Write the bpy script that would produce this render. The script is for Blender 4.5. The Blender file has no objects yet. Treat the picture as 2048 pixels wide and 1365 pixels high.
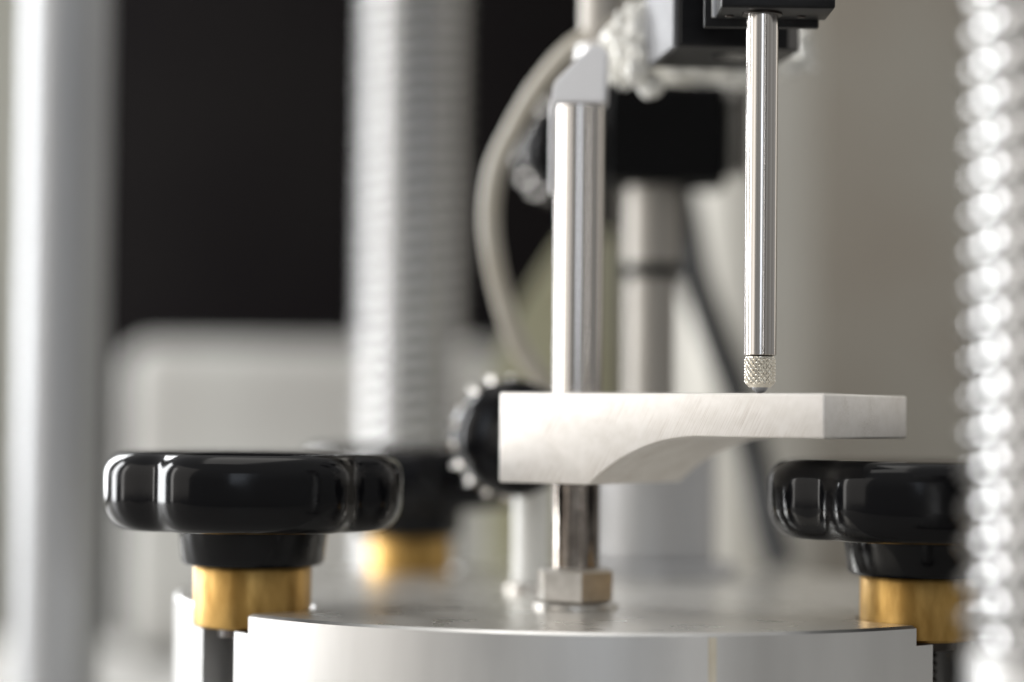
import bpy, bmesh, math, random
from mathutils import Vector, Matrix, noise
random.seed(4)
R = math.radians
PI = math.pi
MM = 0.001
scene = bpy.context.scene
C = scene.collection

# ------------------------------------------------------------------ camera
FPX = 4538.0                                   # focal length in photo pixels (80 mm lens)
cam_d = bpy.data.cameras.new('camera')
cam_d.lens = 36.0 * FPX / 2048
cam_d.sensor_width = 36.0
cam_d.clip_start = 0.02
cam_d.clip_end = 50
cam_d.dof.use_dof = True
cam_d.dof.focus_distance = 0.552
cam_d.dof.aperture_fstop = 3.0
cam_d.dof.aperture_blades = 9
cam = bpy.data.objects.new('camera', cam_d)
C.objects.link(cam)
CAMZ = 50.0
rot = Matrix.Rotation(R(90 + 1.925), 3, 'X') @ Matrix.Rotation(R(0.6), 3, 'Z')
cam.matrix_world = Matrix.Translation((0, 0, CAMZ * MM)) @ rot.to_4x4()
scene.camera = cam

def at(px, py, D):
    """millimetres: the point at depth D seen at a pixel of the photograph"""
    v = rot @ Vector(((px - 1024) / FPX, (682.5 - py) / FPX, -1))
    v *= D / v.y
    return Vector((v.x, v.y, v.z + CAMZ))

# ------------------------------------------------------------------ world and lamps
w = bpy.data.worlds.new('World'); scene.world = w; w.use_nodes = True
nt = w.node_tree; nt.nodes.clear()
wo = nt.nodes.new('ShaderNodeOutputWorld'); bg = nt.nodes.new('ShaderNodeBackground')
tc = nt.nodes.new('ShaderNodeTexCoord'); sp = nt.nodes.new('ShaderNodeSeparateXYZ')
cr = nt.nodes.new('ShaderNodeValToRGB')
mp = nt.nodes.new('ShaderNodeMapRange'); mp.inputs['From Min'].default_value = -1; mp.inputs['From Max'].default_value = 1
nt.links.new(tc.outputs['Generated'], sp.inputs[0]); nt.links.new(sp.outputs['Z'], mp.inputs['Value'])
nt.links.new(mp.outputs[0], cr.inputs[0])
cr.color_ramp.elements[0].color = (0.10, 0.097, 0.093, 1); cr.color_ramp.elements[0].position = 0.25
cr.color_ramp.elements[1].color = (0.50, 0.498, 0.49, 1); cr.color_ramp.elements[1].position = 0.85
nt.links.new(cr.outputs[0], bg.inputs[0]); bg.inputs[1].default_value = 1.0
nt.links.new(bg.outputs[0], wo.inputs[0])

def area(name, loc, target, sx, sy, radiance, color):
    l = bpy.data.lights.new(name, 'AREA'); l.shape = 'RECTANGLE'
    l.size = sx; l.size_y = sy; l.energy = radiance * PI * sx * sy; l.color = color
    o = bpy.data.objects.new(name, l); C.objects.link(o)
    o.location = loc
    o.rotation_euler = (Vector(target) - Vector(loc)).to_track_quat('-Z', 'Y').to_euler()
    return o
area('window_light', (-1.12, 1.08, 0.32), (0.02, 0.6, 0.10), 0.28, 0.85, 16.0, (0.97, 0.985, 1.0))
area('far_window_light', (-0.66, 1.52, 0.32), (0, 0.6, 0.10), 0.28, 0.7, 11.0, (0.97, 0.985, 1.0))
area('left_light', (-1.25, 0.48, 0.32), (0.02, 0.6, 0.10), 0.20, 0.85, 5.0, (1.0, 0.98, 0.95))
area('front_left_light', (-1.25, 0.05, 0.50), (0.02, 0.58, 0.04), 1.2, 1.2, 1.05, (1.0, 0.94, 0.87))
area('rear_window_light', (-0.02, -1.5, 0.55), (0.05, 0.6, 0.05), 0.34, 0.9, 2.2, (0.80, 0.88, 1.0))
area('side_window_light', (0.9, 1.15, 0.5), (0.05, 0.6, 0.05), 0.4, 0.9, 0.9, (1.0, 0.95, 0.88))
area('ceiling_light', (-0.2, 0.7, 1.5), (0, 0.65, 0), 1.2, 0.6, 1.8, (1.0, 0.97, 0.92))

scene.view_settings.view_transform = 'Standard'
scene.view_settings.look = 'None'
scene.view_settings.exposure = 0.17
scene.view_settings.gamma = 1
scene.cycles.use_denoising = True
scene.cycles.max_bounces = 10
scene.cycles.sample_clamp_indirect = 8

# ------------------------------------------------------------------ materials
def mat(name, color, rough=0.5, metal=0.0, color2=None, cscale=200, cstretch=(1, 1, 1), bump=0.0, bscale=600,
        bstretch=(1, 1, 1), bdist=0.0002, rvar=0.0, coat=0.0, trans=0.0, brot=(0, 0, 0), detail=4, aniso=0.0, spec=0.5):
    m = bpy.data.materials.new(name); m.use_nodes = True
    t = m.node_tree; b = t.nodes['Principled BSDF']
    b.inputs['Base Color'].default_value = (*color, 1)
    b.inputs['Roughness'].default_value = rough
    b.inputs['Metallic'].default_value = metal
    b.inputs['Coat Weight'].default_value = coat
    b.inputs['Coat Roughness'].default_value = 0.08
    b.inputs['Specular IOR Level'].default_value = spec
    b.inputs['Transmission Weight'].default_value = trans
    b.inputs['Anisotropic'].default_value = aniso
    co = t.nodes.new('ShaderNodeTexCoord')
    def nz(scale, stretch, rotv=(0, 0, 0), det=detail):
        r0 = t.nodes.new('ShaderNodeMapping'); r0.inputs['Rotation'].default_value = rotv
        mpg = t.nodes.new('ShaderNodeMapping'); mpg.inputs['Scale'].default_value = [scale * s for s in stretch]
        n = t.nodes.new('ShaderNodeTexNoise'); n.inputs['Scale'].default_value = 1; n.inputs['Detail'].default_value = det
        t.links.new(co.outputs['Object'], r0.inputs[0]); t.links.new(r0.outputs[0], mpg.inputs[0])
        t.links.new(mpg.outputs[0], n.inputs[0])
        return n
    if color2:
        n = nz(cscale, cstretch)
        r = t.nodes.new('ShaderNodeValToRGB')
        r.color_ramp.elements[0].position = 0.38; r.color_ramp.elements[1].position = 0.62
        r.color_ramp.elements[0].color = (*color, 1); r.color_ramp.elements[1].color = (*color2, 1)
        t.links.new(n.outputs[0], r.inputs[0]); t.links.new(r.outputs[0], b.inputs['Base Color'])
    if rvar:
        n = nz(cscale * 1.7, cstretch)
        mr = t.nodes.new('ShaderNodeMapRange')
        mr.inputs['From Min'].default_value = 0.3; mr.inputs['From Max'].default_value = 0.7
        mr.inputs['To Min'].default_value = max(0.02, rough - rvar); mr.inputs['To Max'].default_value = rough + rvar
        t.links.new(n.outputs[0], mr.inputs['Value']); t.links.new(mr.outputs[0], b.inputs['Roughness'])
    if bump:
        n = nz(bscale, bstretch, brot, 6)
        bp = t.nodes.new('ShaderNodeBump'); bp.inputs['Strength'].default_value = bump
        bp.inputs['Distance'].default_value = bdist
        t.links.new(n.outputs[0], bp.inputs['Height']); t.links.new(bp.outputs[0], b.inputs['Normal'])
    return m

M = {}
# milled aluminium of the arm: diagonal tool marks and faint brownish stains
M['arm'] = mat('milled_aluminium', (0.85, 0.82, 0.78), 0.48, 0.5, (0.90, 0.87, 0.835), 320, (1, 1, 1), 0.25, 500,
               (1, 9, 1), 0.0001, 0.02, brot=(0, R(62), 0))
def arm_marks(m):
    t = m.node_tree; b = t.nodes['Principled BSDF']
    src = b.inputs['Base Color'].links[0].from_socket
    co = t.nodes.new('ShaderNodeTexCoord')
    r0 = t.nodes.new('ShaderNodeMapping'); r0.inputs['Rotation'].default_value = (0, R(-28), 0)
    m0 = t.nodes.new('ShaderNodeMapping'); m0.inputs['Scale'].default_value = (4600, 4600, 70)
    n = t.nodes.new('ShaderNodeTexNoise'); n.inputs['Scale'].default_value = 1; n.inputs['Detail'].default_value = 3
    t.links.new(co.outputs['Object'], r0.inputs[0]); t.links.new(r0.outputs[0], m0.inputs[0]); t.links.new(m0.outputs[0], n.inputs[0])
    k = t.nodes.new('ShaderNodeTexNoise'); k.inputs['Scale'].default_value = 75; k.inputs['Detail'].default_value = 5
    t.links.new(co.outputs['Object'], k.inputs[0])
    a = t.nodes.new('ShaderNodeMapRange'); a.inputs['From Min'].default_value = 0.45; a.inputs['From Max'].default_value = 0.75
    t.links.new(n.outputs[0], a.inputs['Value'])
    c = t.nodes.new('ShaderNodeMapRange'); c.inputs['From Min'].default_value = 0.44; c.inputs['From Max'].default_value = 0.64
    t.links.new(k.outputs[0], c.inputs['Value'])
    mu = t.nodes.new('ShaderNodeMath'); mu.operation = 'MULTIPLY_ADD'; mu.inputs[1].default_value = 0.8; mu.inputs[2].default_value = 0.05
    t.links.new(a.outputs[0], mu.inputs[0])
    m2 = t.nodes.new('ShaderNodeMath'); m2.operation = 'MULTIPLY'
    t.links.new(mu.outputs[0], m2.inputs[0]); t.links.new(c.outputs[0], m2.inputs[1])
    mx = t.nodes.new('ShaderNodeMixRGB'); mx.inputs[2].default_value = (0.56, 0.50, 0.44, 1)
    t.links.new(m2.outputs[0], mx.inputs[0]); t.links.new(src, mx.inputs[1]); t.links.new(mx.outputs[0], b.inputs['Base Color'])
arm_marks(M['arm'])
M['steel'] = mat('polished_steel', (0.48, 0.45, 0.42), 0.16, 1.0, (0.62, 0.595, 0.57), 900, (1, 1, 0.001), 0.12, 1800,
                 (1, 1, 0.0005), 0.00006, 0.05)
M['stem'] = mat('ground_steel', (0.46, 0.43, 0.40), 0.15, 1.0, (0.66, 0.635, 0.61), 2600, (1, 1, 0.0004), 0.1, 2400,
                (1, 1, 0.0004), 0.00006, 0.06)
M['knurl'] = mat('knurled_steel', (0.62, 0.58, 0.50), 0.2, 1.0, (0.75, 0.72, 0.64), 900)
M['ball'] = mat('carbide_ball', (0.30, 0.31, 0.33), 0.2, 1.0)
M['lid'] = mat('turned_aluminium', (0.66, 0.655, 0.645), 0.36, 0.95, (0.73, 0.725, 0.715), 60, (1, 1, 0.15), 0.10, 500,
               (1, 1, 6), 0.00008, 0.05)
M['lid_top'] = mat('polished_aluminium_top', (0.88, 0.865, 0.82), 0.30, 0.82, (0.92, 0.90, 0.855), 50, (1, 1, 1), 0.015, 500,
                   (1, 1, 1), 0.00005, 0.05)  # top face coloured paler and warmer than the rim for its cream reflections
M['brass'] = mat('brass', (0.30, 0.175, 0.05), 0.40, 1.0, (0.50, 0.315, 0.105), 160, (1, 1, 0.35), 0.1, 900, (1, 1, 0.05), 0.0001, 0.08)
M['bakelite'] = mat('black_bakelite', (0.004, 0.004, 0.005), 0.13, 0.0, spec=0.2, rvar=0.04, cscale=150)
M['blackmatt'] = mat('black_anodised', (0.002, 0.002, 0.0025), 0.55, 0.0, (0.003, 0.003, 0.0035), 500, spec=0.1, bump=0.15, bscale=3000, bdist=0.00004)
M['blackblock'] = mat('black_anodised_brushed', (0.006, 0.006, 0.007), 0.35, 0.0, (0.009, 0.009, 0.010), 300, bump=0.2, bscale=2500,
                      bdist=0.00005, bstretch=(1, 1, 0.05), spec=0.25)
M['darksteel'] = mat('dark_oiled_steel', (0.035, 0.03, 0.026), 0.35, 0.8, (0.06, 0.05, 0.045), 400)
M['thread'] = mat('thread_steel', (0.52, 0.517, 0.515), 0.06, 1.0, (0.57, 0.567, 0.565), 200, rvar=0.02)
M['column'] = mat('satin_steel', (0.55, 0.545, 0.54), 0.40, 0.9, (0.60, 0.595, 0.59), 40, (1, 1, 0.3), rvar=0.05)
M['cable'] = mat('beige_cable_sheath', (0.42, 0.385, 0.32), 0.38, 0.0, (0.46, 0.43, 0.37), 100)
M['blackcable'] = mat('black_cable_sheath', (0.012, 0.013, 0.015), 0.4)
M['glue'] = mat('cloudy_tape', (0.86, 0.845, 0.78), 0.08, 0.0, (0.92, 0.915, 0.88), 90, bump=0.25, bscale=200, bdist=0.002, coat=0.5)
M['white'] = mat('white_plastic', (0.92, 0.92, 0.94), 0.35, 0.0, (0.90, 0.90, 0.92), 90)
M['posthighlight'] = mat('post_highlight_white', (0.80, 0.80, 0.77), 0.22, 0.0, (0.84, 0.84, 0.81), 90)
M['khaki'] = mat('khaki_plastic', (0.36, 0.345, 0.22), 0.5, 0.0, (0.42, 0.41, 0.29), 30)
M['greybox'] = mat('light_grey_enamel', (0.43, 0.42, 0.40), 0.85, 0.0, (0.50, 0.50, 0.475), 12)
M['cream'] = mat('pale_enamel', (0.55, 0.53, 0.48), 0.6, 0.0, (0.60, 0.58, 0.53), 12)
M['wall'] = mat('warm_grey_wall', (0.245, 0.218, 0.182), 0.8, 0.0, (0.29, 0.275, 0.24), 9)
M['wallleft'] = mat('olive_grey_wall', (0.18, 0.175, 0.145), 0.8, 0.0, (0.21, 0.205, 0.175), 5)
M['blackpanel'] = mat('black_panel', (0.0065, 0.0055, 0.006), 0.8, 0.0, (0.009, 0.008, 0.008), 6, spec=0.04)
M['bench'] = mat('bench_laminate', (0.40, 0.39, 0.37), 0.5, 0.0, (0.44, 0.43, 0.41), 40)
M['greyplate'] = mat('grey_anodised_plate', (0.19, 0.19, 0.20), 0.5, 0.4, (0.22, 0.22, 0.23), 200)
M['satin'] = mat('satin_tan_steel', (0.34, 0.32, 0.29), 0.55, 0.75, (0.40, 0.375, 0.34), 60, (1, 1, 0.2))
M['satincool'] = mat('satin_cool_steel', (0.46, 0.465, 0.475), 0.52, 0.7, (0.52, 0.52, 0.53), 60, (1, 1, 0.2))
M['paint'] = mat('grey_painted_column', (0.36, 0.365, 0.375), 0.40, 0.5, (0.41, 0.415, 0.425), 30, (1, 1, 0.2))
M['rimreflection'] = mat('warm_reflection_tone', (0.68, 0.62, 0.50), 0.35, 0.85, (0.78, 0.73, 0.62), 900, (1, 1, 0.1))
M['nutsteel'] = mat('nickel_plated_nut', (0.50, 0.48, 0.45), 0.32, 0.95, (0.60, 0.58, 0.55), 300, bump=0.15, bscale=900, bdist=0.0001)
M['stainedsteel'] = mat('stained_steel', (0.22, 0.19, 0.165), 0.16, 1.0, (0.40, 0.36, 0.32), 260, (1, 1, 0.6), rvar=0.08)
M['rim'] = mat('rim_steel', (0.5, 0.47, 0.44), 0.18, 1.0)

# ------------------------------------------------------------------ mesh helpers (all in millimetres)
def obj(name, bm, m, parent=None, loc=None, rz=None, smooth=40, label=None):
    bmesh.ops.recalc_face_normals(bm, faces=bm.faces)
    me = bpy.data.meshes.new(name); bm.to_mesh(me); bm.free()
    me.transform(Matrix.Scale(MM, 4))
    if smooth:
        me.shade_smooth(); me.set_sharp_from_angle(angle=R(smooth))
    me.materials.append(m if not isinstance(m, str) else M[m])
    o = bpy.data.objects.new(name, me); C.objects.link(o)
    if parent: o.parent = parent
    if loc is not None: o.location = Vector(loc) * MM
    if rz is not None: o.rotation_euler = (0, 0, rz)
    if label: o['label'] = label
    return o
def thing(name, label, cat, loc, rz=0, group=None):
    o = bpy.data.objects.new(name, None); C.objects.link(o)
    o.empty_display_size = 0.01
    o.location = Vector(loc) * MM; o.rotation_euler = (0, 0, rz)
    o['label'] = label; o['category'] = cat
    if group: o['group'] = group
    return o
def tag(o, label, cat, group=None):
    o['label'] = label; o['category'] = cat
    if group: o['group'] = group
    return o
def struct(o):
    o['kind'] = 'structure'; return o

def add_lathe(bm, prof, n=64, mtx=None):
    rings = []
    for r, z in prof:
        if r < 1e-6: rings.append([bm.verts.new((0, 0, z))])
        else: rings.append([bm.verts.new((r * math.cos(2 * PI * i / n), r * math.sin(2 * PI * i / n), z)) for i in range(n)])
    allv = [v for q in rings for v in q]
    for a, b in zip(rings, rings[1:]):
        for i in range(n):
            j = (i + 1) % n
            if len(a) == 1 and len(b) == 1: continue
            if len(a) == 1: bm.faces.new((a[0], b[i], b[j]))
            elif len(b) == 1: bm.faces.new((a[i], a[j], b[0]))
            else: bm.faces.new((a[i], a[j], b[j], b[i]))
    if len(rings[0]) > 1: bm.faces.new(rings[0][::-1])
    if len(rings[-1]) > 1: bm.faces.new(rings[-1])
    if mtx is not None:
        for v in allv: v.co = mtx @ v.co
    return bm
def cyl(r, z0, z1, n=64, ch=0.4):
    return add_lathe(bmesh.new(), [(r - ch, z0), (r, z0 + ch), (r, z1 - ch), (r - ch, z1)], n)
def box(x0, x1, y0, y1, z0, z1, bev=0.6, seg=2, bm=None):
    new = bm is None
    b = bmesh.new()
    bmesh.ops.create_cube(b, size=1)
    for v in b.verts:
        v.co = Vector(((x0 + x1) / 2 + v.co.x * (x1 - x0), (y0 + y1) / 2 + v.co.y * (y1 - y0), (z0 + z1) / 2 + v.co.z * (z1 - z0)))
    if bev: bmesh.ops.bevel(b, geom=list(b.edges), offset=bev, segments=seg, profile=0.5, affect='EDGES')
    if new: return b
    me = bpy.data.meshes.new('tmp'); b.to_mesh(me); b.free(); bm.from_mesh(me); bpy.data.meshes.remove(me)
    return bm
def offset_poly(pts, d):
    out = []
    n = len(pts)
    for i in range(n):
        a, b, c = Vector(pts[i - 1]), Vector(pts[i]), Vector(pts[(i + 1) % n])
        e1 = (b - a); e2 = (c - b)
        if e1.length < 1e-9 or e2.length < 1e-9: out.append(tuple(b)); continue
        n1 = Vector((e1.y, -e1.x)).normalized(); n2 = Vector((e2.y, -e2.x)).normalized()
        m = n1 + n2
        k = max(0.4, m.length / 2)
        out.append(tuple(b - m.normalized() * d / k))
    return out
def prism(pts, levels):
    """counter-clockwise outline; levels = [(inset, z), ...]"""
    bm = bmesh.new(); rings = []
    for ins, z in levels:
        p = offset_poly(pts, ins) if ins else pts
        rings.append([bm.verts.new((x, y, z)) for x, y in p])
    n = len(pts)
    for a, b in zip(rings, rings[1:]):
        for i in range(n):
            j = (i + 1) % n; bm.faces.new((a[i], a[j], b[j], b[i]))
    bm.faces.new(rings[0][::-1]); bm.faces.new(rings[-1])
    return bm
def smooth_path(pts, k=8):
    pts = [Vector(p) for p in pts]; P = [pts[0]] + pts + [pts[-1]]; out = []
    for i in range(1, len(P) - 2):
        for s in range(k):
            t = s / k
            out.append(0.5 * ((2 * P[i]) + (P[i + 1] - P[i - 1]) * t + (2 * P[i - 1] - 5 * P[i] + 4 * P[i + 1] - P[i + 2]) * t * t
                              + (3 * P[i] - P[i - 1] - 3 * P[i + 1] + P[i + 2]) * t ** 3))
    out.append(pts[-1]); return out
def tube(pts, r, n=20, k=8):
    path = smooth_path(pts, k); bm = bmesh.new(); rings = []
    up = Vector((0, 1, 0))
    for i, p in enumerate(path):
        t = (path[min(i + 1, len(path) - 1)] - path[max(i - 1, 0)]).normalized()
        a = t.cross(up).normalized(); b = t.cross(a).normalized()
        rings.append([bm.verts.new(p + (a * math.cos(2 * PI * j / n) + b * math.sin(2 * PI * j / n)) * r) for j in range(n)])
    for a, b in zip(rings, rings[1:]):
        for i in range(n):
            j = (i + 1) % n; bm.faces.new((a[i], a[j], b[j], b[i]))
    bm.faces.new(rings[0][::-1]); bm.faces.new(rings[-1])
    return bm
def helix_thread(r_out, depth, pitch, z0, z1, n=64, starts=1):
    """one real helical thread with rounded crests"""
    bm = bmesh.new(); prof = []
    K = 20
    turns = (z1 - z0) / pitch + starts
    N = int(turns * K); cols = []
    for i in range(n + 1):
        col = []
        for k in range(N + 1):
            z = z0 - starts * pitch + k * pitch / K + starts * pitch * i / n
            ph = (k % K) / K
            c = 0.5 + 0.5 * math.cos(2 * PI * ph)
            tri = abs(ph - 0.5) * 2
            h = min(1.0, tri * 1.12)
            zz = min(max(z, z0), z1)
            if i == n: col.append(None)
            else:
                rr = r_out - depth * (1 - h)
                a = 2 * PI * i / n
                col.append(bm.verts.new((rr * math.cos(a), rr * math.sin(a), zz)))
        cols.append(col)
    for i in range(n):
        for k in range(N):
            if i < n - 1:
                q = (cols[i][k], cols[i + 1][k], cols[i + 1][k + 1], cols[i][k + 1])
            else:
                if k + starts * K + 1 > N: continue
                q = (cols[i][k], cols[0][k + starts * K], cols[0][k + starts * K + 1], cols[i][k + 1])
            if len(set(q)) == 4:
                bm.faces.new(q)
    return bm

# ------------------------------------------------------------------ the setting
BENCH_Z = -80.0
struct(obj('bench_top', box(-900, 900, 180, 1290, BENCH_Z - 30, BENCH_Z, 2), 'bench'))
struct(obj('back_wall', box(70, 1500, 1330, 1350, BENCH_Z - 400, 900, 0), 'wall'))
struct(obj('left_wall', box(-1500, -190, 1620, 1640, BENCH_Z - 400, 900, 0), 'wallleft'))
tag(obj('backdrop_screen', box(-292, 130, 1480, 1500, BENCH_Z - 200, 900, 3), 'blackpanel'),
    'tall matt black screen standing in the background behind the ridged column', 'screen')

# light grey machine housing behind the ridged column
a = at(246, 684, 1180)
t = thing('machine_housing', 'blurred light grey enamel housing behind the left star knob', 'machine housing', (a.x, 1180, BENCH_Z))
obj('casing', box(0, 200, 0, 100, 4, a.z - BENCH_Z, 14, 5), 'greybox', t)
obj('plinth', box(6, 194, 6, 94, 0, 4, 0.5), 'blackmatt', t)
# big pale tank behind the arm
a = at(1485, 700, 1130)
t = thing('pale_tank', 'out of focus pale cream cylinder rising behind the measuring arm', 'tank', (a.x, a.y, BENCH_Z))
obj('tank_body', cyl(34, 6, 420, 96, 2), 'cream', t)
obj('tank_foot', cyl(38, 0, 6, 96, 1), 'column', t)

# smooth column, far left
a = at(124, 700, 820)
t = thing('smooth_column', 'thick smooth silver column at the left edge of the picture', 'column', (a.x, a.y, BENCH_Z))
obj('shaft', cyl(15.5, 6, 420, 96, 1), 'paint', t)
obj('base_flange', cyl(27, 0, 6, 96, 1), 'column', t)

# ------------------------------------------------------------------ ridged (threaded) columns
def threaded_column(label, x, y, ztop, lean=(0, 0)):
    t = thing('threaded_column', label, 'column', (x, y, BENCH_Z), 0, 'threaded steel columns of the frame')
    z_thread = 10 - BENCH_Z
    obj('thread', helix_thread(22.0, 2.8, 6.75, z_thread - 3, ztop - BENCH_Z, 96, 2), 'thread', t)
    obj('shank', cyl(20.6, 6, z_thread, 96, 1.2), 'column', t)
    obj('core', cyl(18.6, z_thread, ztop - BENCH_Z - 8, 48, 0.5), 'thread', t)
    obj('collar', cyl(27, 0, 6, 96, 1), 'darksteel', t)
    return t
a = at(1924, 700, 425)
c1 = threaded_column('ridged steel threaded column closest to the camera, at the right edge', a.x + 22, 425, 190)
a = at(822, 500, 970)
c2 = threaded_column('blurred ridged steel threaded column behind the left star knob', a.x, 970, 330)

# ------------------------------------------------------------------ slotted lid on the vessel
LX, LY, LR = 24.1, 648.7, 118.0
KNOBS = [(-66.6, 590.0), (104.0, 576.0), (-32.5, 740.0)]
def slotted(Rd, rk, h, angs, n=160):
    pts = []
    angs = sorted(angs); d = math.asin(h / Rd)
    for q, ph in enumerate(angs):
        K = Vector((math.cos(ph), math.sin(ph))) * rk
        for s in range(0, 13):
            al = ph - PI / 2 - PI * s / 12
            pts.append((K.x + h * math.cos(al), K.y + h * math.sin(al)))
        nx = angs[(q + 1) % len(angs)] + (2 * PI if q == len(angs) - 1 else 0)
        a0, a1 = ph + d, nx - d
        m = max(6, int(n * (a1 - a0) / (2 * PI)))
        for s in range(m + 1):
            al = a0 + (a1 - a0) * s / m
            pts.append((Rd * math.cos(al), Rd * math.sin(al)))
    return pts
angs = []
for x, y in KNOBS:
    al = math.atan2(y - LY, x - LX) % (2 * PI); angs.append(al)
t = thing('vessel_lid', 'round machined aluminium lid with slotted rim carrying the knobs and the rod', 'lid', (LX, LY, BENCH_Z))
zz = -BENCH_Z
RK = 108
o = obj('upper_plate', prism(slotted(LR, RK, 15.9, angs), [(0, zz - 5), (0, zz - 0.7), (0.7, zz)]), 'lid', t, smooth=25)
o.data.materials.append(M['lid_top'])
for p in o.data.polygons:
    if p.normal.z > 0.9: p.material_index = 1
obj('lower_flange', prism(slotted(LR, RK, 9.5, angs), [(0.4, zz - 34), (0, zz - 33.6), (0, zz - 5.0)]), 'lid', t, smooth=25)
bm = bmesh.new()  # warm reflection streak on the rim, shaped as a thin pale strip
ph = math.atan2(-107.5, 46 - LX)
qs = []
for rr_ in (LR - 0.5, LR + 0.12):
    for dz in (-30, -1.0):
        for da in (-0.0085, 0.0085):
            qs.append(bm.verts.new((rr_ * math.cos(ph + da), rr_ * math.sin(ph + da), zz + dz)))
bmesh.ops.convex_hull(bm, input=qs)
obj('rim_reflection', bm, 'rimreflection', t, smooth=0)
obj('vessel_body', cyl(92, 0, zz - 34, 128, 1), 'column', t)

# ------------------------------------------------------------------ black star knobs on brass nuts
def star_outline(n=360):
    pts = []
    for i in range(n):
        th = 2 * PI * i / n
        dn = (math.degrees(th) - 45 + 45) % 90 - 45          # degrees from the nearest flute
        r = 39.4 - 3.4 * math.exp(-(dn / 10.0) ** 2) - 0.9 * math.exp(-((abs(dn) - 45) / 16.0) ** 2)
        pts.append((r * math.cos(th), r * math.sin(th)))
    return pts
def make_star_knob(label):
    t = thing('star_knob', label, 'knob', (0, 0, 0), 0, 'black star knobs clamping the lid')
    b = 8.2
    z0, z1 = 20.5, 40.3
    lv = [(9, z0 + 0.2)]
    for k in range(0, 9):
        a_ = PI / 2 * k / 8
        lv.append((6.0 * (1 - math.sin(a_)), z0 + b * (1 - math.cos(a_))))
    for k in range(0, 9):
        a_ = PI / 2 * k / 8
        lv.append((6.0 * (1 - math.cos(a_)), z1 - b * 0.75 * (1 - math.sin(a_))))
    # radial scaling keeps the rings free of crossings
    pts = star_outline(); bm = bmesh.new(); rings = []
    for ins, z in lv:
        ring = []
        for x, y in pts:
            r = math.hypot(x, y); k = (r - ins) / r
            ring.append(bm.verts.new((x * k, y * k, z)))
        rings.append(ring)
    n = len(pts)
    for a_, b_ in zip(rings, rings[1:]):
        for i in range(n):
            j = (i + 1) % n; bm.faces.new((a_[i], a_[j], b_[j], b_[i]))
    bm.faces.new(rings[0][::-1])
    top = rings[-1]
    inner = [bm.verts.new((v.co.x * 0.3, v.co.y * 0.3, z1 + 0.5)) for v in top]
    for i in range(n):
        j = (i + 1) % n; bm.faces.new((top[i], top[j], inner[j], inner[i]))
    bm.faces.new(inner)
    obj('handle', bm, 'bakelite', t, smooth=60)
    obj('hub', add_lathe(bmesh.new(), [(17.6, 11.4), (18.4, 12.2), (19.3, 20.6), (19.3, 23)], 72), 'bakelite', t)
    obj('brass_nut', add_lathe(bmesh.new(), [(14.6, -4.6), (15.2, -4.0), (15.2, 10.8), (14.7, 11.4)], 72), 'brass', t)
    obj('washer', cyl(8.8, -7.4, -4.6, 48, 0.3), 'darksteel', t)
    bm = helix_thread(4.2, 0.8, 2.0, -45, -7.4, 32)
    st = obj('stud', bm, 'darksteel', t)
    return t
def copy_tree(o, parent=None):
    c = o.copy(); C.objects.link(c)
    c.parent = parent
    for ch in [q for q in list(scene.objects) if q.parent == o]:
        copy_tree(ch, c)
    return c
k0 = make_star_knob('black star knob at the left front of the lid, widest one in view')
klab = ['black star knob at the left front of the lid, seen whole on its brass nut',
        'black star knob at the right, below the free end of the arm',
        'blurred black star knob at the rear, partly behind the knurled wheel']
bpy.context.view_layer.update()
ks = [k0, copy_tree(k0), copy_tree(k0)]
for k, (x, y), lb, rz in zip(ks, KNOBS, klab, (8, -7, 25)):
    k.location = (x * MM, y * MM, 0)
    if y > 700: k.scale = (0.9, 0.9, 1.0)
    k.rotation_euler = (0, 0, R(rz)); k['label'] = lb

# ------------------------------------------------------------------ rod with nut, carrying the arm
UX, UY = math.cos(R(35)), -math.sin(R(35))       # arm axis, towards its free end
VX, VY = math.sin(R(35)), math.cos(R(35))        # across the arm, away from the camera
L0 = Vector((-3.1, 587.8, 0))
ROD = L0 + Vector((UX, UY, 0)) * 9.2 + Vector((VX, VY, 0)) * 22.0 + Vector((0.35, 0, 0))
t = thing('support_rod', 'upright polished steel rod bolted to the lid and passing through the arm', 'rod', (ROD.x, ROD.y, 0))
obj('shaft', cyl(6.5, 40, at(1155, 212, ROD.y).z, 64, 0.4), 'steel', t)
obj('lower_shaft', cyl(6.3, 8.2, 39.9, 64, 0.3), 'stainedsteel', t)
def hexnut(r, z0, z1):
    bm = bmesh.new()
    pts = [(r * math.cos(PI / 3 * i + R(37)), r * math.sin(PI / 3 * i + R(37))) for i in range(6)]
    b = prism(pts, [(0.8, z0), (0, z0 + 0.9), (0, z1 - 0.9), (1.1, z1)])
    return b
obj('nut', hexnut(10.4, 1.4, 10.6), 'nutsteel', t, smooth=20)
obj('washer', cyl(11.2, 0.0, 1.4, 64, 0.3), 'nutsteel', t)
# white wedge cap at its top and the rod continuing behind
zc = at(1155, 212, ROD.y).z
bm = bmesh.new()
prof = [(-7.3, 0), (7.0, 0), (7.4, 14), (3.6, 15.5), (-6.6, 5.2)]
f = [bm.verts.new((x, -7.2, z)) for x, z in prof]; g = [bm.verts.new((x, 6.5, z)) for x, z in prof]
bm.faces.new(f); bm.faces.new(g[::-1])
for i in range(5): bm.faces.new((f[i], f[(i + 1) % 5], g[(i + 1) % 5], g[i]))
bmesh.ops.bevel(bm, geom=list(bm.edges), offset=0.6, segments=2, affect='EDGES')
wc = obj('end_cap', bm, 'white', t, rz=R(-5)); wc.location = (0, 0, zc * MM)
bm = box(-7.8, -6.6, -1, 7, -23, 1, 0.3)
lp = obj('cap_tab', bm, 'white', t); lp.location = (0, 0, zc * MM)

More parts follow.
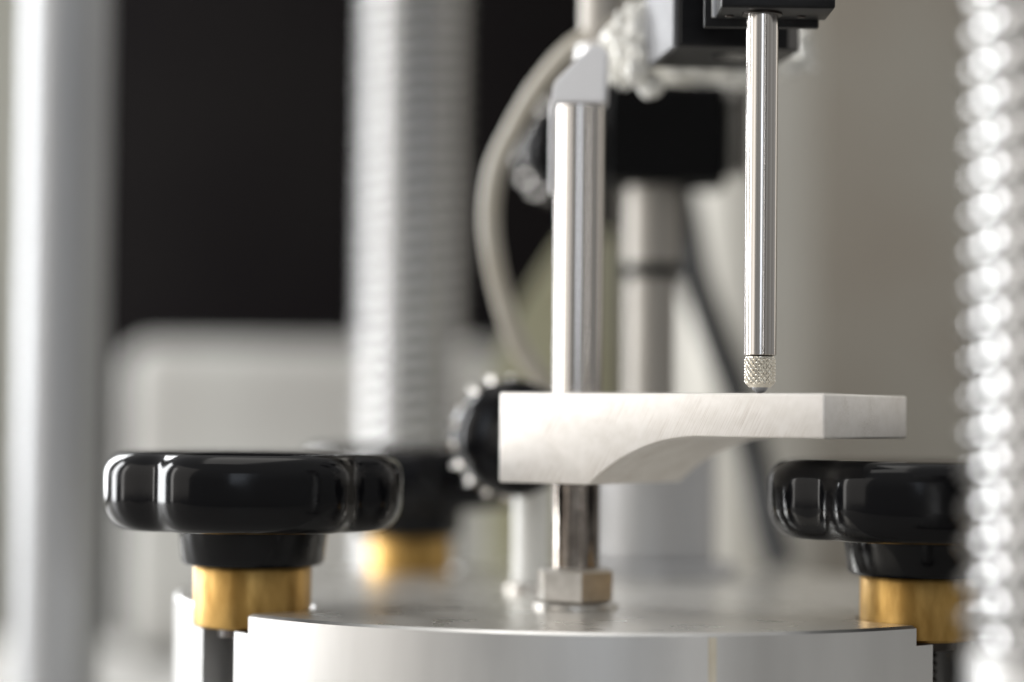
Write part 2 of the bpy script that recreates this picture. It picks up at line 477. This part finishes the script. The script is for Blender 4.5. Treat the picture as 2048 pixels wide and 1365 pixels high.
a = at(1208, 60, 655)
t = thing('upper_rod', 'short blurred steel rod entering from the top edge above the white cap', 'rod', (a.x, 655, a.z - 8))
obj('shaft', cyl(7.0, 0, 70, 48, 0.5), 'satin', t)
obj('end_collar', cyl(8.4, -4, 3, 48, 0.5), 'column', t)

# ------------------------------------------------------------------ the measuring arm
t = thing('probe_bracket', 'milled aluminium arm with arched underside, touched by the probe tip', 'arm', (L0.x, L0.y, 0), -R(35))
ZT, ZL, ZTH = 56.4, 33.2, 45.7
ln, wd = 93.8, 45.0
prof = [(0, ZL), (27.8, ZL)]
r_ = ((32.0 ** 2) + (ZTH - ZL) ** 2) / (2 * (ZTH - ZL))
cx_, cz_ = 59.8, ZTH - r_
th0 = math.asin(32.0 / r_)
for k in range(1, 33):
    th = th0 * (1 - k / 32)
    prof.append((cx_ - r_ * math.sin(th), cz_ + r_ * math.cos(th)))
prof += [(ln, ZTH), (ln, ZT), (0, ZT)]
bm = bmesh.new()
f = [bm.verts.new((x, 0, z)) for x, z in prof]; g = [bm.verts.new((x, wd, z)) for x, z in prof]
n = len(prof)
bm.faces.new(f); bm.faces.new(g[::-1])
for i in range(n): bm.faces.new((f[i], f[(i + 1) % n], g[(i + 1) % n], g[i]))
bm.edges.ensure_lookup_table(); bmesh.ops.recalc_face_normals(bm, faces=bm.faces)
sharp = [e for e in bm.edges if e.calc_face_angle(0) > R(25)]
bmesh.ops.bevel(bm, geom=sharp, offset=0.6, segments=3, profile=0.5, affect='EDGES')
obj('beam', bm, 'arm', t, smooth=30)
# hidden arc end joins the flat underside; clamp wheel with knurled rim behind the thick end
def ridged_wheel(rr, w, teeth, depth):
    bm = bmesh.new(); n = teeth * 6; rings = []
    for z, k in ((-w / 2, 0.90), (-w / 2 + 1.2, 1), (w / 2 - 1.2, 1), (w / 2, 0.90)):
        ring = []
        for i in range(n):
            a_ = 2 * PI * i / n
            q = rr * k - depth * (0.5 - 0.5 * math.cos(teeth * a_)) ** 0.8
            ring.append(bm.verts.new((q * math.cos(a_), q * math.sin(a_), z)))
        rings.append(ring)
    for a_, b_ in zip(rings, rings[1:]):
        for i in range(n):
            j = (i + 1) % n; bm.faces.new((a_[i], a_[j], b_[j], b_[i]))
    bm.faces.new(rings[0][::-1]); bm.faces.new(rings[-1])
    return bm
def wheel_parts(par, centre, axis, rr, teeth, face='bakelite', parname='clamp_wheel'):
    q = Vector((0, 0, 1)).rotation_difference(Vector(axis).normalized())
    dome = add_lathe(bmesh.new(), [(rr * 0.93, -6.5), (rr * 0.93, 2.0), (rr * 0.86, 5.2), (rr * 0.70, 7.0), (rr * 0.3, 7.8), (0, 8)], 72)
    d = obj(parname, dome, face, par)
    d.location = Vector(centre) * MM; d.rotation_mode = 'QUATERNION'; d.rotation_quaternion = q
    rim = obj('knurled_rim', ridged_wheel(rr, 9, teeth, 3.0), 'rim', d)
    rim.location = (0, 0, -5.5 * MM)
    obj('spindle', cyl(4, 7, 17, 32), 'steel', d)
    return d
inv = Matrix.Rotation(R(35), 3, 'Z')
wc_w = at(1028, 877, 640)
cl = inv @ (Vector((wc_w.x, wc_w.y, 0)) - Vector((L0.x, L0.y, 0)))
ax = inv @ Vector((0.30, -0.95, 0))
wheel_parts(t, (cl.x, cl.y, wc_w.z), ax, 17.8, 18)

# ------------------------------------------------------------------ probe: stem, knurled collar, ball tip
TIP = Vector((60.55, 553.5, ZT))
zs0 = at(1520, 710, TIP.y).z
zs1 = 150.2
t = thing('measuring_probe', 'polished steel probe with knurled tip resting on the arm', 'probe', (TIP.x, TIP.y, TIP.z))
zz0 = zs0 - TIP.z
bm = add_lathe(bmesh.new(), [(3.5, zz0 - 0.3), (3.95, zz0), (3.95, zs1 - TIP.z)], 96)
obj('stem', bm, 'stem', t)
obj('neck', cyl(3.1, zz0 - 1.2, zz0 + 0.5, 48, 0.1), 'darksteel', t)
# diamond knurl
bm = bmesh.new(); n, mrow = 252, 72
zk0, zk1 = 1.5, zz0 - 0.5
rings = []
for j in range(mrow + 1):
    z = zk0 + (zk1 - zk0) * j / mrow
    fr = min(1, min(j, mrow - j) / 6 + 0.1)
    base = 3.55
    if j < 14: base = 3.55 - 0.75 * (1 - j / 14) ** 1.6
    ring = []
    for i in range(n):
        a_ = 2 * PI * i / n
        p1 = (a_ * 17 + z * 4.2) / (2 * PI); p2 = (a_ * 17 - z * 4.2) / (2 * PI)
        g1 = abs((p1 % 1) - 0.5) * 2; g2 = abs((p2 % 1) - 0.5) * 2
        h = min(g1, g2 * 1.5) * 0.40 * (fr if j > 12 else max(0, (j - 4) / 8 * fr))
        ring.append(bm.verts.new(((base + h - 0.1) * math.cos(a_), (base + h - 0.1) * math.sin(a_), z)))
    rings.append(ring)
for a_, b_ in zip(rings, rings[1:]):
    for i in range(n):
        j = (i + 1) % n; bm.faces.new((a_[i], a_[j], b_[j], b_[i]))
bm.faces.new(rings[0][::-1]); bm.faces.new(rings[-1])
obj('knurled_collar', bm, 'knurl', t, smooth=25)
pf = [(0, 0)]
for k in range(1, 10):
    a_ = PI / 2 * k / 9
    pf.append((2.15 * math.sin(a_), 2.0 * (1 - math.cos(a_))))
pf.append((2.15, 2.6))
obj('contact_tip', add_lathe(bmesh.new(), pf, 48), 'ball', t)

# ------------------------------------------------------------------ black carriage holding the probe
t = thing('probe_holder', 'black anodised block clamping the top of the steel probe', 'holder', (49.8, 545.5, 149.6))
b = box(0, 27.6, 0, 17, 0, 40, 0.7, 3)
obj('front_block', b, 'blackblock', t)
obj('cover_plate', box(-2.6, 26.0, 18.2, 20.6, -1.6, 40, 0.3, 2), 'blackblock', t)
obj('spacer', box(-0.8, 22.0, 17.1, 18.1, 0.6, 40, 0.15, 1), 'column', t)
for x, y in ((3.0, 11.6), (20.8, 11.6)):
    s = obj('screw', cyl(1.1, -0.35, 0.3, 24, 0.15), 'darksteel', t); s.location = (x * MM, y * MM, 0)
s = obj('bushing', add_lathe(bmesh.new(), [(4.2, -0.5), (4.9, -0.5), (4.9, 0.3), (4.2, 0.3)], 48), 'darksteel', t)
s.location = ((TIP.x - 49.8) * MM, (TIP.y - 545.5) * MM, 0)

a = at(1357, 92, 580)
t = thing('carriage_block', 'large black carriage block behind the probe holder with a pale left side', 'block', (a.x, 580, a.z), R(8))
pts = [(0.6, 0), (29, 0), (33, 4.5), (33, 37), (0, 37), (0, 0.6)]
cb = obj('body', prism(pts, [(0.5, 0), (0, 0.5), (0, 60)]), 'blackblock', t, smooth=20)
obj('left_plate', box(-1.4, -0.1, 0.4, 37, -0.3, 60, 0.25, 1), 'greyplate', t)
bm = cyl(5.5, -0.25, 0.4, 48, 0.1)
h = obj('bore', bm, 'bakelite', t); h.location = (17 * MM, 13 * MM, 0)

# crumpled tape behind the carriage
base = at(1260, 110, 640)
bm = bmesh.new()
def lump(px, py, D, rx, ry, rz_, sub=4, amp=0.25):
    c = at(px, py, D) - base
    ret = bmesh.ops.create_icosphere(bm, subdivisions=sub, radius=1)
    for v in ret['verts']:
        d = noise.noise(v.co * 2.3 + Vector((px * 0.1, py * 0.1, 0))) + 0.22 * noise.noise(v.co * 6 + Vector((py, px, 0)) * 0.07)
        q = v.co * (1 + amp * d * 1.6)
        v.co = Vector((q.x * rx, q.y * ry, q.z * rz_)) + c
lump(1258, 95, 622, 6.5, 6, 9.5, 5, 0.35)
lump(1285, 60, 622, 6.5, 6, 7.5, 4, 0.3)
lump(1272, 125, 616, 4.0, 4, 5.5, 4, 0.25)
lump(1244, 128, 624, 4.5, 5, 6, 4, 0.4)
lump(1300, 172, 622, 3.6, 4, 3.6, 4, 0.1)
lump(1370, 152, 650, 12, 5, 2.6, 5, 0.35)
lump(1470, 150, 650, 10, 5, 3.2, 5, 0.35)
lump(1560, 130, 650, 9, 5, 3.4, 4, 0.35)
lump(1602, 95, 650, 3.2, 5, 6, 4, 0.3)
tp = obj('crumpled_tape', bm, 'glue', None, base, smooth=80)
tag(tp, 'glossy crumpled cream tape bunched behind the black carriage block', 'tape')

# beige cable
pts = [(1300, 30, 650), (1230, 52, 650), (1150, 92, 655), (1080, 170, 662), (1026, 262, 668), (990, 345, 672), (980, 450, 676), (996, 560, 680),
       (1032, 680, 684), (1085, 765, 690), (1130, 840, 700)]
P0 = at(978, 345, 672)
cb = obj('beige_cable', tube([at(*p) - P0 for p in pts], 3.05, 24), 'cable', None, P0)
tag(cb, 'beige cable looping down from the crumpled tape to the arm', 'cable')
# black cable hanging behind
pts = [(1350, 330, 820), (1372, 450, 820), (1392, 560, 820), (1430, 670, 820), (1475, 790, 820), (1510, 920, 820), (1535, 1040, 815), (1562, 1130, 810)]
P0 = at(1430, 670, 820)
bc = obj('black_cable', tube([at(*p) - P0 for p in pts], 5.6, 20), 'blackcable', None, P0)
tag(bc, 'blurred black cable slanting down in front of the pale tank', 'cable')

# ------------------------------------------------------------------ second post with black clamp, behind the rod
a = at(1300, 1150, 722)
t = thing('sensor_post', 'blurred steel post on a squat steel cylinder, behind the polished rod', 'post', (a.x, 722, 0))
obj('base_cylinder', cyl(20.5, 4.5, 52, 96, 1.2), 'satincool', t)
obj('base_flange', cyl(27, 0, 4.5, 96, 0.8), 'satincool', t)
obj('shaft', cyl(8.2, 52, 124, 64, 0.4), 'satin', t)
obj('upper_sleeve', cyl(8.7, at(1290, 545, 722).z, 124, 64, 0.4), 'satin', t)
obj('dark_ring', cyl(9.4, at(1290, 556, 722).z, at(1290, 530, 722).z, 64, 0.4), 'blackmatt', t)
a1 = at(1210, 372, 722); a2 = at(1458, 178, 722)
t = thing('black_clamp', 'black clamp block on the blurred post, left of the probe', 'clamp', (a1.x, 722, a1.z))
pts = [(0, -14), (a2.x - a1.x - 2, -14), (a2.x - a1.x, 16), (0, 16)]
obj('clamp_body', prism(pts, [(1.5, 0), (0, 1.5), (0, a2.z - a1.z - 1.5), (1.5, a2.z - a1.z)]), 'blackmatt', t, smooth=20)
obj('side_bar', box(a2.x - a1.x + 0.4, a2.x - a1.x + 5.5, -8, 10, 4, a2.z - a1.z, 1), 'darksteel', t)
cw = at(1135, 300, 745) - Vector((a1.x, 722, a1.z))
d = wheel_parts(t, cw, (0.35, -0.93, -0.1), 17.0, 18, 'bakelite')

# khaki bracket and pedestal behind cable
a = at(1040, 780, 860)
t = thing('khaki_bracket', 'khaki plastic bracket sloping behind the beige cable', 'bracket', (a.x, 860, BENCH_Z))
def loc_(px, py): q = at(px, py, 860); return (q.x - a.x, q.z - BENCH_Z)
pr = [loc_(985, 820), loc_(985, 730), loc_(1040, 610), loc_(1130, 470), loc_(1225, 470), loc_(1225, 880)]
bm = bmesh.new()
f = [bm.verts.new((x, -10, z)) for x, z in pr]; g = [bm.verts.new((x, 14, z)) for x, z in pr]
bm.faces.new(f); bm.faces.new(g[::-1])
for i in range(6): bm.faces.new((f[i], f[(i + 1) % 6], g[(i + 1) % 6], g[i]))
bmesh.ops.bevel(bm, geom=list(bm.edges), offset=1.5, segments=3, affect='EDGES')
obj('wedge', bm, 'khaki', t)
obj('pedestal', box(loc_(975, 880)[0], loc_(1200, 880)[0], -12, 16, 0, loc_(985, 878)[1], 1.5, 2), 'khaki', t)

# polished post on the lid, its bright highlight put into a white colour
a = at(1062, 1180, 655)
t = thing('polished_post', 'short polished post, its highlight coloured white, on the lid beside the polished rod', 'post', (a.x, 655, 0))
obj('post_body', cyl(5.4, 2, 36, 48, 0.5), 'posthighlight', t)
obj('foot', cyl(7.5, 0, 2, 48, 0.3), 'steel', t)
